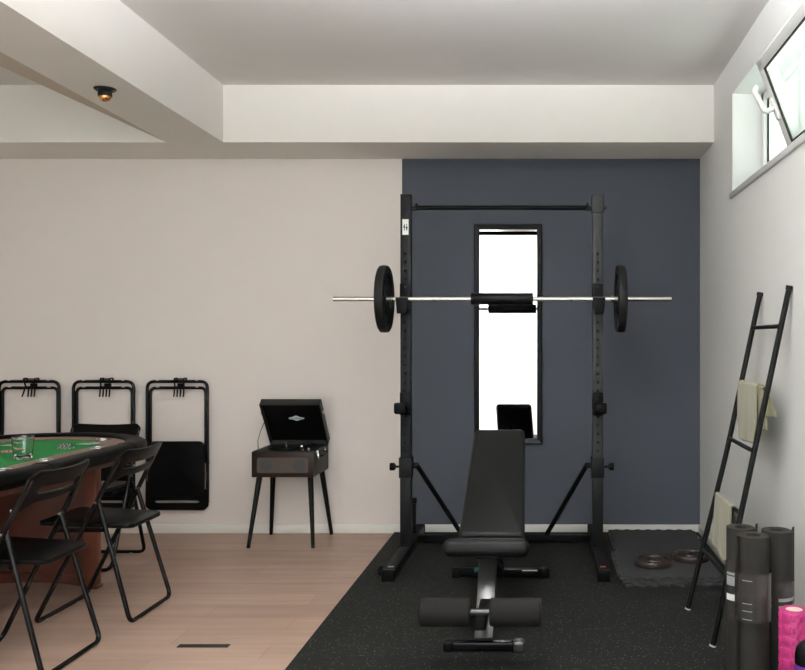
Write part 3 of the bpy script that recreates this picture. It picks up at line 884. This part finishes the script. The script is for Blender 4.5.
dia = [(-.054, 0), (-.046, .007), (-.030, .009), (0, .025), (.030, .009), (.046, .007), (.054, 0), (.046, -.007), (.030, -.009), (0, -.025), (-.030, -.009), (-.046, -.007)]
b.prism(dia, 0, .0012, fr=lambda u, v, w_: (u+.012, -.030+v*-1.0, z1+.035-w_)); b.xf(lr)
em = b.build('emblem', 'emblem', lid, 'silver diamond emblem')
b = MB(); b.box(-.024, .024, -.0475, -.0425, z1+.0332, z1+.0338); b.xf(lr); b.build('emblem_script', 'cone', em) if False else b.bm.free()
b = MB(); b.box(.009, .015, -.0415, -.0355, z1+.0332, z1+.0338); [b.box(-.014+.009*k, -.008+.009*k, -.032, -.027, z1+.0332, z1+.0338) for k in range(6)]
b.xf(lr); b.build('emblem_marks', 'cone', lid)
# stay, catches, latch and handle
pA = Vector((-bw/2+.006, -.08, z1+.002)); pB = lr @ Vector((-bw/2+.010, -.04, z1+.01))
b = MB(); b.tube([pA, pA+Vector((.002, -.012, .06)), (pA+pB)/2+Vector((0, -.02, .03)), pB], .003, 8); b.build('lid_stay', 'chrome', rp)
for s in (-1, 1):
    b = MB(); b.box(bw/2*s-.002 if s > 0 else -bw/2-.007, bw/2+.007 if s > 0 else -bw/2+.002, -.115, -.085, z1+.006, z1+.030, bev=.002); b.xf(lr); b.build('catch', 'chrome', lid)
b = MB(); b.box(bw/2-.001, bw/2+.008, -.13, -.095, z1-.035, z1-.002, bev=.003); b.box(bw/2, bw/2+.014, -.122, -.104, z1-.056, z1-.022, bev=.003); b.build('latch', 'chrome', rp)
b = MB(); b.tube(fillet([(bw/2+.002, -.055, z1-.045), (bw/2+.020, -.045, z1-.045), (bw/2+.020, .075, z1-.030), (bw/2+.002, .085, z1-.030)], .012), .008, 8); ha = b.build('carry_handle', 'leatherette', rp)
b = MB(); b.box(bw/2-.001, bw/2+.006, .078, .100, z1-.045, z1-.018, bev=.002); b.build('handle_mount', 'chrome', ha)
for sx in (-1, 1):
    for sy in (-1, 1):
        p0 = Vector((sx*(bw/2-.035), sy*(bd/2-.045), z0)); p1 = Vector((sx*(bw/2+.008)+sy*.010, sy*(bd/2+.014), .002))
        b = MB(); b.tube([p1, p0], [.0115, .0185], 18); b.build('leg', 'leg_black', rp)
b = MB(); b.lathe([(.001, z0-.012), (.03, z0-.012), (.035, z0), (.001, z0)], c=(.10, -.08, 0), seg=20); b.build('bass_port', 'black_metal', rp)

# ---------------------------------------------------------------- poker table
TX, TY0, TY1 = -2.82, 3.82, 4.70     # ends of the oval's straight centre line
pt = thing('poker_table', 'oval poker table with green felt, black padded rail and mahogany base', 'poker table', (TX, (TY0+TY1)/2, 0))
hl = (TY1-TY0)/2
def oval(r, z, n=24, pinch=None):
    o = []
    for k in range(n+1):
        a = PI*k/n; o.append(Vector((r*math.cos(a), hl+r*math.sin(a), z)))
    m = 8
    for k in range(1, m): o.append(Vector((-r, hl-2*hl*k/m, z)))
    for k in range(n+1):
        a = PI+PI*k/n; o.append(Vector((r*math.cos(a), -hl+r*math.sin(a), z)))
    for k in range(1, m): o.append(Vector((r, -hl+2*hl*k/m, z)))
    return o
prof = []
rc, zc, rw, rh = .543, .738, .058, .035
for k in range(20):
    a = 2*PI*k/20
    prof.append((rc+rw*math.copysign(abs(math.cos(a))**.75, math.cos(a)), zc+rh*math.copysign(abs(math.sin(a))**.75, math.sin(a))))
b = MB(); b.rings([oval(r_, z) for r_, z in prof], closed_v=True)
rail = b.build('padded_rail', 'leather', pt, 'black padded leather rail')
# sewn seams round the rail's section
for (cx_, cy_, nx_, ny_) in ((0, hl-.0, 1, 0), (0, -hl+.10, 1, 0), (0, hl, math.cos(R(60)), math.sin(R(60)))):
    pts = [(cx_+(rc+(r_-rc)*1.005)*nx_, cy_+(rc+(r_-rc)*1.005)*ny_, zc+(z-zc)*1.005) for r_, z in prof]
    b = MB(); b.tube(pts, .0022, 6, closed=True); b.build('seam', 'black_metal', rail)
def ring(r0_, r1_, za, zb, nm, m_, lab=None):
    b = MB(); b.rings([oval(r0_, za), oval(r1_, za), oval(r1_, zb), oval(r0_, zb)], closed_v=True, smooth=False); return b.build(nm, m_, pt, lab)
ring(.365, .490, .715, .754, 'racetrack', 'track', 'brown wood racetrack')
b = MB(); o_ = oval(.366, 0); b.prism([(p.x, p.y) for p in o_], .70, .749); b.build('felt_surface', 'felt', pt, 'green felt playing surface')
ring(.42, .50, .66, .705, 'apron', 'mahogany')
b = MB(); o_ = oval(.53, 0); b.prism([(p.x, p.y) for p in o_], .69, .705); b.build('table_board', 'leather', pt)
cups = [(.418, .39), (.418, -.10), (.418, -.42), (-.418, .39), (-.418, -.10), (-.418, -.42), (.25, hl+.335), (-.25, hl+.335), (.25, -hl-.335), (-.25, -hl-.335)]
for cx_, cy_ in cups:
    b = MB(); b.lathe([(.001, .7543), (.033, .7543), (.034, .7575), (.041, .7575), (.042, .7543)], c=(cx_, cy_, 0), seg=32)
    b.build('cup_holder', 'silver', pt)
# two curved pedestal legs
for yc in (.44, -.62):
    b = MB()
    n = 20
    xs = [-.36+.72*k/n for k in range(n+1)]
    def yy(x): return yc-.02+.10*(1-(x/.36)**2)
    rows = [[Vector((x, yy(x), z)) for x in xs] for z in (.0, .70)]
    back_ = [[Vector((x, yy(x)+.02, z)) for x in xs] for z in (.70, .0)]
    b.rings(rows+back_, closed_u=False, closed_v=True)
    lp_ = b.build('leg_panel', 'mahogany', pt)
    b = MB()
    b.rings([[Vector((x, yy(x)-.010, z)) for x in xs] for z in (.0, .05)]+[[Vector((x, yy(x)+.002, z)) for x in xs] for z in (.055, .0)], closed_u=False, closed_v=True)
    b.build('plinth', 'mahogany', lp_)
    for s in (-1, 1):
        b = MB(); b.box(s*.350, s*.415, yc-.06, yc-.005, 0, .70, bev=.004); po = b.build('leg_post', 'mahogany_lit_post', pt)
        b = MB(); b.box(s*.346, s*.423, yc-.066, yc+.0, 0, .018, bev=.003); b.build('post_foot', 'mahogany', po)

# things on the table
FZ = .7495
tu = thing('whisky_glass', 'clear thick bottomed tumbler on the green felt', 'glass', (-2.548, 4.23, FZ))
b = MB(); b.lathe([(.001, 0), (.034, 0), (.040, .004), (.0455, .058), (.050, .112), (.0475, .112), (.0430, .058), (.0375, .022), (.030, .016), (.001, .020)], seg=48)
b.build('tumbler', 'glassware', tu)
def chip_mesh(base, edge):
    b = MB(); n = 24
    b.lathe([(.001, 0), (.018, 0), (.0195, .0006), (.0195, .0027), (.018, .0033), (.001, .0033)], seg=n)
    b.bm.faces.ensure_lookup_table()
    for f in b.bm.faces:
        c = f.calc_center_median(); a = (math.atan2(c.y, c.x)+PI)/(2*PI)
        if .0125 < math.hypot(c.x, c.y) and int(a*12) % 2 == 0: f.material_index = 1
    return b
o1 = chip_mesh(0, 1).build('poker_chip', ['chip_black', 'chip_white'], loc=(-2.60, 4.65, FZ))
tag(o1, 'black and white poker chip in the loose pile beside the cards', 'poker chip', 'loose black and white poker chips')
spots = [(-2.575, 4.64, 0), (-2.62, 4.72, 0), (-2.565, 4.685, 0), (-2.60, 4.655, .0036), (-2.575, 4.64, .0036), (-2.63, 4.76, 0), (-2.655, 4.80, 0),
         (-2.592, 4.645, .0072), (-2.572, 4.65, .0108), (-2.66, 4.78, .0036), (-2.636, 4.775, .0036), (-2.59, 4.655, .0144), (-2.578, 4.648, .018), (-2.645, 4.785, .0072), (-2.60, 4.69, .0036), (-2.605, 4.67, .0072), (-2.555, 4.66, .0)]
for k, (x, y, z) in enumerate(spots):
    c = o1.copy(); COL.objects.link(c); c.location = (x, y, FZ+z); c.rotation_euler = (R(random.uniform(-4, 4)) if z else 0, 0, random.uniform(0, 6))
o2 = chip_mesh(0, 1).build('poker_chip', ['chip_red', 'chip_white'], loc=(-2.80, 4.50, FZ))
tag(o2, 'red and white poker chip in the scatter behind the tumbler', 'poker chip', 'loose red and white poker chips')
for (x, y, z) in ((-2.775, 4.53, 0), (-2.82, 4.535, 0), (-2.755, 4.495, 0), (-2.79, 4.515, .0036), (-2.845, 4.50, 0), (-2.86, 4.46, 0), (-2.83, 4.48, .0036), (-2.74, 4.54, 0), (-2.895, 4.49, 0), (-2.88, 4.53, 0)):
    c = o2.copy(); COL.objects.link(c); c.location = (x, y, FZ+z); c.rotation_euler = (R(random.uniform(-4, 4)) if z else 0, 0, random.uniform(0, 6))
def card(x, y, z, rz, label):
    t = thing('playing_card', label, 'playing card', (x, y, FZ+z), rz, 'playing cards on the felt')
    b = MB(); b.prism(rrect(.063, .088, .004, 3), 0, .0005); b.build('card_edge', 'chip_white', t)
    b = MB(); b.prism(rrect(.056, .081, .002, 2), .0005, .0007); b.build('card_back', 'card', t)
card(-2.575, 4.86, 0, R(72), 'face down blue grey card lying nearest the chip pile')
card(-2.535, 4.885, .0009, R(60), 'face down blue grey card lapped over the other near the rail end')
card(-2.96, 4.80, 0, R(80), 'face down blue grey card on the felt far behind the tumbler')

# ---------------------------------------------------------------- folding chairs
def back_panel(U, v0, v1, slot, wing, bow, fr, name='backrest', parent=None, th=.012):
    """panel: columns across, two bands with a slot between"""
    n = 36; cols = []
    for i in range(n+1):
        u = -U+2*U*i/n; a = abs(u)/U
        top = v1-.030*max(0, (a-.80)/.20)**2
        bot = v0+.0*a-wing*max(0, (a-.55)/.45)**1.6
        mid = (slot[0]+slot[1])/2; hh = (slot[1]-slot[0])/2
        sa = min(1, max(0, (slot[2]-abs(u))/.02))
        hh *= math.sqrt(sa)
        cols.append((u, [bot, (bot+mid-hh)/2, mid-hh], [mid+hh, (mid+hh+top)/2, top], hh > 1e-6))
    b = MB()
    def P(u, v):
        d = bow*(1-(u/U)**2)
        return Vector(fr(u, v, d))
    for band in (1, 2):
        rows = [[P(c[0], c[band][j]) for c in cols] for j in range(3)]
        b.rings(rows, closed_u=False)
    o = b.build(name, 'chair_plastic', parent, weld=True, sharp=False)
    md = o.modifiers.new('t', 'SOLIDIFY'); md.thickness = th; md.offset = 0
    md = o.modifiers.new('b', 'BEVEL'); md.width = .003; md.segments = 2; md.limit_method = 'ANGLE'
    return o
W1, W2 = .228, .209
def slab(out, th, fr, bev=.005):
    b = MB(); b.prism(out, -th, 0, bev=bev, fr=fr, smooth=True); return b
def bolt(p, ax, r=.006, l=.004):
    b = MB(); p = Vector(p); b.cyl(p, p+Vector(ax)*l, r, 10); return b

def make_chair(label, loc, rz, group):
    t = thing('folding_chair', label, 'chair', loc, rz, group)
    f0, ft, zt = .22, -.180, .812
    k = zt-.012
    L_ = math.hypot(f0-ft, k); d = Vector((0, (ft-f0)/L_, k/L_)); nrm = Vector((0, -k/L_, (ft-f0)/L_))   # nrm points to the chair's back
    base = Vector((0, f0, .012))
    def F(u, v, w_=0): return Vector((u, 0, 0))+base+d*v+nrm*w_
    WT = W1-.026
    pts = fillet([F(-WT, L_-.03), F(-W1, 0), F(W1, 0), F(WT, L_-.03)], .05, 6)
    b = MB(); b.tube(pts, .011, 12); b.build('back_frame', 'chair_metal', t)
    # rear legs: pivot on the back frame
    vp = L_*.70
    WP = W1-.024*.70-.019
    pv = F(0, vp)
    pts = fillet([Vector((-WP, pv.y, pv.z)), Vector((-W2-.008, -.22, .012)), Vector((W2+.008, -.22, .012)), Vector((WP, pv.y, pv.z))], .042, 6)
    b = MB(); b.tube(pts, .0105, 12); b.build('leg_frame', 'chair_metal', t)
    for s in (-1, 1):
        b = MB(); b.cyl((s*(WP-.012), pv.y, pv.z), (s*(WP+.034), pv.y, pv.z), .006, 10); b.build('pivot_bolt', 'chrome', t)
        for (yy_) in (f0, -.22):
            b = MB(); b.box(s*.135-.010, s*.135+.010, yy_-.009, yy_+.009, 0, .008, bev=.002); b.build('foot_glide', 'plug', t)
    # link bars under the seat
    for s in (-1, 1):
        b = MB(); b.box(s*(W2-.020), s*(W2-.014), -.10, .14, .428, .446)
        b.cyl((s*(W2-.018), -.085, .438), (s*(W1), -.085+.0, .438), .004, 8)
        b.build('seat_bracket', 'chair_metal', t)
    out = rrect(.366, .440, .045, 6, 0, .018)
    out = [(u*(1+.10*(v-.035)/.2125*.5), v) for u, v in out]
    def sf(u, v, w_): return (u, v, .460+(.018*(v+.18)/.43)-.010*(1-(2*u/.36)**2)*.6+w_)
    slab(out, .020, sf).build('seat', 'chair_plastic', t)
    back_panel(.213, L_-.135, L_+.005, (L_-.098, L_-.064, .148), .065, .028, lambda u, v, w_: F(u, v, w_), parent=t)
    for s in (-1, 1):
        p = F(s*.206, L_-.175, -.012); b = MB(); b.cyl(p, p-nrm*.004, .005, 10); b.build('back_bolt', 'chrome', t)
    return t
g = 'black folding chairs round the poker table'
ch = make_chair('open black folding chair at the long table side, beside the hanging chairs', (-2.162, 4.27, 0), PI/2, g)
dup(ch, (-2.18, 3.60, 0), PI/2, 'open black folding chair closest to the camera, back turned to the floor vent')
dup(ch, (-2.722, 5.20, 0), PI, 'open black folding chair between the table end and the white wall')

def make_folded(label, loc, group):
    W1, W2 = .206, .186
    t = thing('hanging_folding_chair', label, 'chair', loc, 0, group)
    H = .892
    b = MB(); b.tube(fillet([(-W1, 0, .05), (-W1, 0, H-.011), (W1, 0, H-.011), (W1, 0, .05)], .05, 6), .011, 12); b.build('back_frame', 'chair_metal', t)
    b = MB(); b.tube(fillet([(-W2-.004, .012, .32), (-W2-.004, .012, H-.055), (W2+.004, .012, H-.055), (W2+.004, .012, .32)], .04, 6), .0105, 12); b.build('leg_frame', 'chair_metal', t)
    for s in (-1, 1):
        b = MB(); b.cyl((s*(W2-.01), .004, .325), (s*(W1+.013), .004, .325), .006, 10); b.build('pivot_bolt', 'chrome', t)
        b = MB(); b.box(s*.202-.004, s*.202+.004, -.015, -.011, .20, .26); b.build('link_plate', 'bench_metal', t)
        for z in (H-.003, H-.047):
            b = MB(); b.box(s*.135-.01, s*.135+.01, -.009, .009, z-.004, z+.004, bev=.002); b.build('foot_glide', 'plug', t)
    def sf(u, v, w_): return (u, -.016-w_+.008*(1-(2*u/.36)**2)*.6, v)
    slab(rrect(.378, .375, .04, 6, 0, .285), .018, sf).build('seat', 'chair_plastic', t)
    back_panel(.215, -.145, .0, (-.066, -.050, .155), 0, .0, lambda u, v, w_: Vector((u, -.008+.010*(1-(u/.222)**2), -v)), parent=t)
    return t
g = 'folded black chairs hanging on the wall'
yh = 5.955
fc = make_folded('folded black chair hanging on the wall nearest the record player', (-2.530, yh, .166), g)
dup(fc, (-3.035, yh, .166), 0, 'folded black chair hanging on the wall, middle one of three')
dup(fc, (-3.545, yh, .166), 0, 'folded black chair hanging on the wall behind the tumbler end of the table')

def make_hook(label, loc, skew=0):
    t = thing('wall_hook', label, 'hook', loc, 0, 'four pronged wall hooks')
    b = MB(); b.box(-.040, .010, -.004, 0, -.060, -.030, bev=.001); b.box(-.030, .010, -.062, -.002, -.062, -.056); b.build('back_plate', 'black_metal', t)
    b = MB()
    b.tube(fillet([(-.034-skew*.014, -.020, -.018), (-.034-skew*.014, -.020, .006), (-.034-skew*.014, -.066, .006), (-.030, -.066, -.06)], .008), .0055, 8)
    b.tube(fillet([(.030, -.020, -.018), (.030, -.020, .006), (.030, -.066, .006), (.030-skew*.012, -.066, -.06)], .008), .0055, 8)
    b.tube([(-.034-skew*.014, -.066, .003), (.030, -.066, .003)], .0045, 8)
    b.box(-.036, .036, -.072, -.062, -.064, -.046)
    b.build('hanger_arm', 'black_metal', t)
    for k in range(4):
        x = -.032+.0215*k
        b = MB(); b.tube(fillet([(x, -.069, -.050), (x-skew*.014*(k == 0), -.074, -.100), (x-skew*.018*(k == 0), -.080, -.118)], .01), .005, 8); b.build('prong', 'black_metal', t)
    return t
for x, lab, sk in ((-2.530, 'black four pronged hook holding the hanging chair nearest the record player', 0), (-3.035, 'black four pronged hook holding the middle hanging chair', 0), (-3.545, 'black four pronged hook with a skewed prong above the tumbler', 1)):
    make_hook(lab, (x+.022, YB-.0, 1.062), sk)

# ---------------------------------------------------------------- light
wd = bpy.data.worlds.new('World'); sc.world = wd; wd.use_nodes = True
bg = wd.node_tree.nodes['Background']
bg.inputs['Color'].default_value = (.94, 1.0, .97, 1); bg.inputs['Strength'].default_value = .78

def area(name, loc, rot, sx, sy, power, color):
    l = bpy.data.lights.new(name, 'AREA'); l.shape = 'RECTANGLE'; l.size = sx; l.size_y = sy; l.energy = power; l.color = color
    o = bpy.data.objects.new(name, l); COL.objects.link(o); o.location = loc; o.rotation_euler = rot; return o
area('added_rear_light', (-1.07, -1.15, 2.0), (R(84), 0, 0), 4.2, 2.6, 520, (.955, .975, 1.05))  # light behind the added rear window and curtain
pl_ = thing('added_uplighter', 'added white dish uplighter that brightens the ceiling above the gym floor', 'lamp', (-.30, 2.55, 2.50))  # added uplighter out of view, bounces light onto ceiling and right wall
b = MB(); b.lathe([(.02, 0), (.12, .008), (.22, .040), (.26, .085), (.255, .088), (.215, .048), (.118, .016), (.02, .008)], seg=48, closed=True); b.build('dish', 'white_trim', pl_)
b = MB(); b.lathe([(.001, .010), (.05, .012), (.055, .04), (.001, .045)], seg=24); b.cyl((0, 0, .04), (0, 0, ZH-2.50), .006, 10); b.build('stem', 'white_trim', pl_)
b = MB(); b.lathe([(.001, ZH-2.50-.03), (.05, ZH-2.50-.03), (.055, ZH-2.501), (.001, ZH-2.501)], seg=24); b.build('ceiling_rose', 'white_trim', pl_)
for k in range(3):
    a_ = 2*PI*k/3
    b = MB(); b.cyl((.235*math.cos(a_), .235*math.sin(a_), .07), (.004*math.cos(a_), .004*math.sin(a_), .30), .002, 6); b.build('suspension_wire', 'chrome', pl_)
ll = bpy.data.lights.new('added_bounce_light', 'AREA'); ll.shape = 'DISK'; ll.size = .40; ll.energy = 235; ll.color = (.955, .97, 1.04)  # disc light inside the added dish, aimed at the ceiling
lo = bpy.data.objects.new('added_bounce_light', ll); COL.objects.link(lo); lo.location = (-.30, 2.55, 2.60); lo.rotation_euler = (PI, 0, 0)
area('added_side_light', (XR+.62, .475, 2.5), (0, R(90), 0), .8, 1.7, 150, (.99, .96, .99))  # light outside the added window nearer the camera
area('added_upward_light', (XR+1.2, 3.4, 1.7), (0, R(180), 0), 1.4, 3.6, 100, (.95, 1.0, .97))  # added upward light outside the window, brightens the ceiling; no ground is modelled

# ---------------------------------------------------------------- camera
cd = bpy.data.cameras.new('camera'); cam = bpy.data.objects.new('camera', cd); COL.objects.link(cam)
cam.location = (0, 0, 1.324); cam.rotation_euler = (PI/2, 0, 0)
cd.sensor_fit = 'HORIZONTAL'; cd.sensor_width = 36; cd.lens = 870/805*36
cd.shift_x = -(547-402.5)/805; cd.shift_y = (341-335)/805
cd.clip_start = .02
sc.camera = cam
sc.view_settings.view_transform = 'Standard'; sc.view_settings.look = 'None'
sc.view_settings.gamma = 1; sc.view_settings.use_curve_mapping = False
sc.view_settings.exposure = 0.08
sc.cycles.use_denoising = True
sc.cycles.max_bounces = 10; sc.cycles.diffuse_bounces = 6; sc.cycles.transmission_bounces = 10
sc.cycles.sample_clamp_indirect = 6
sc.cycles.caustics_reflective = False
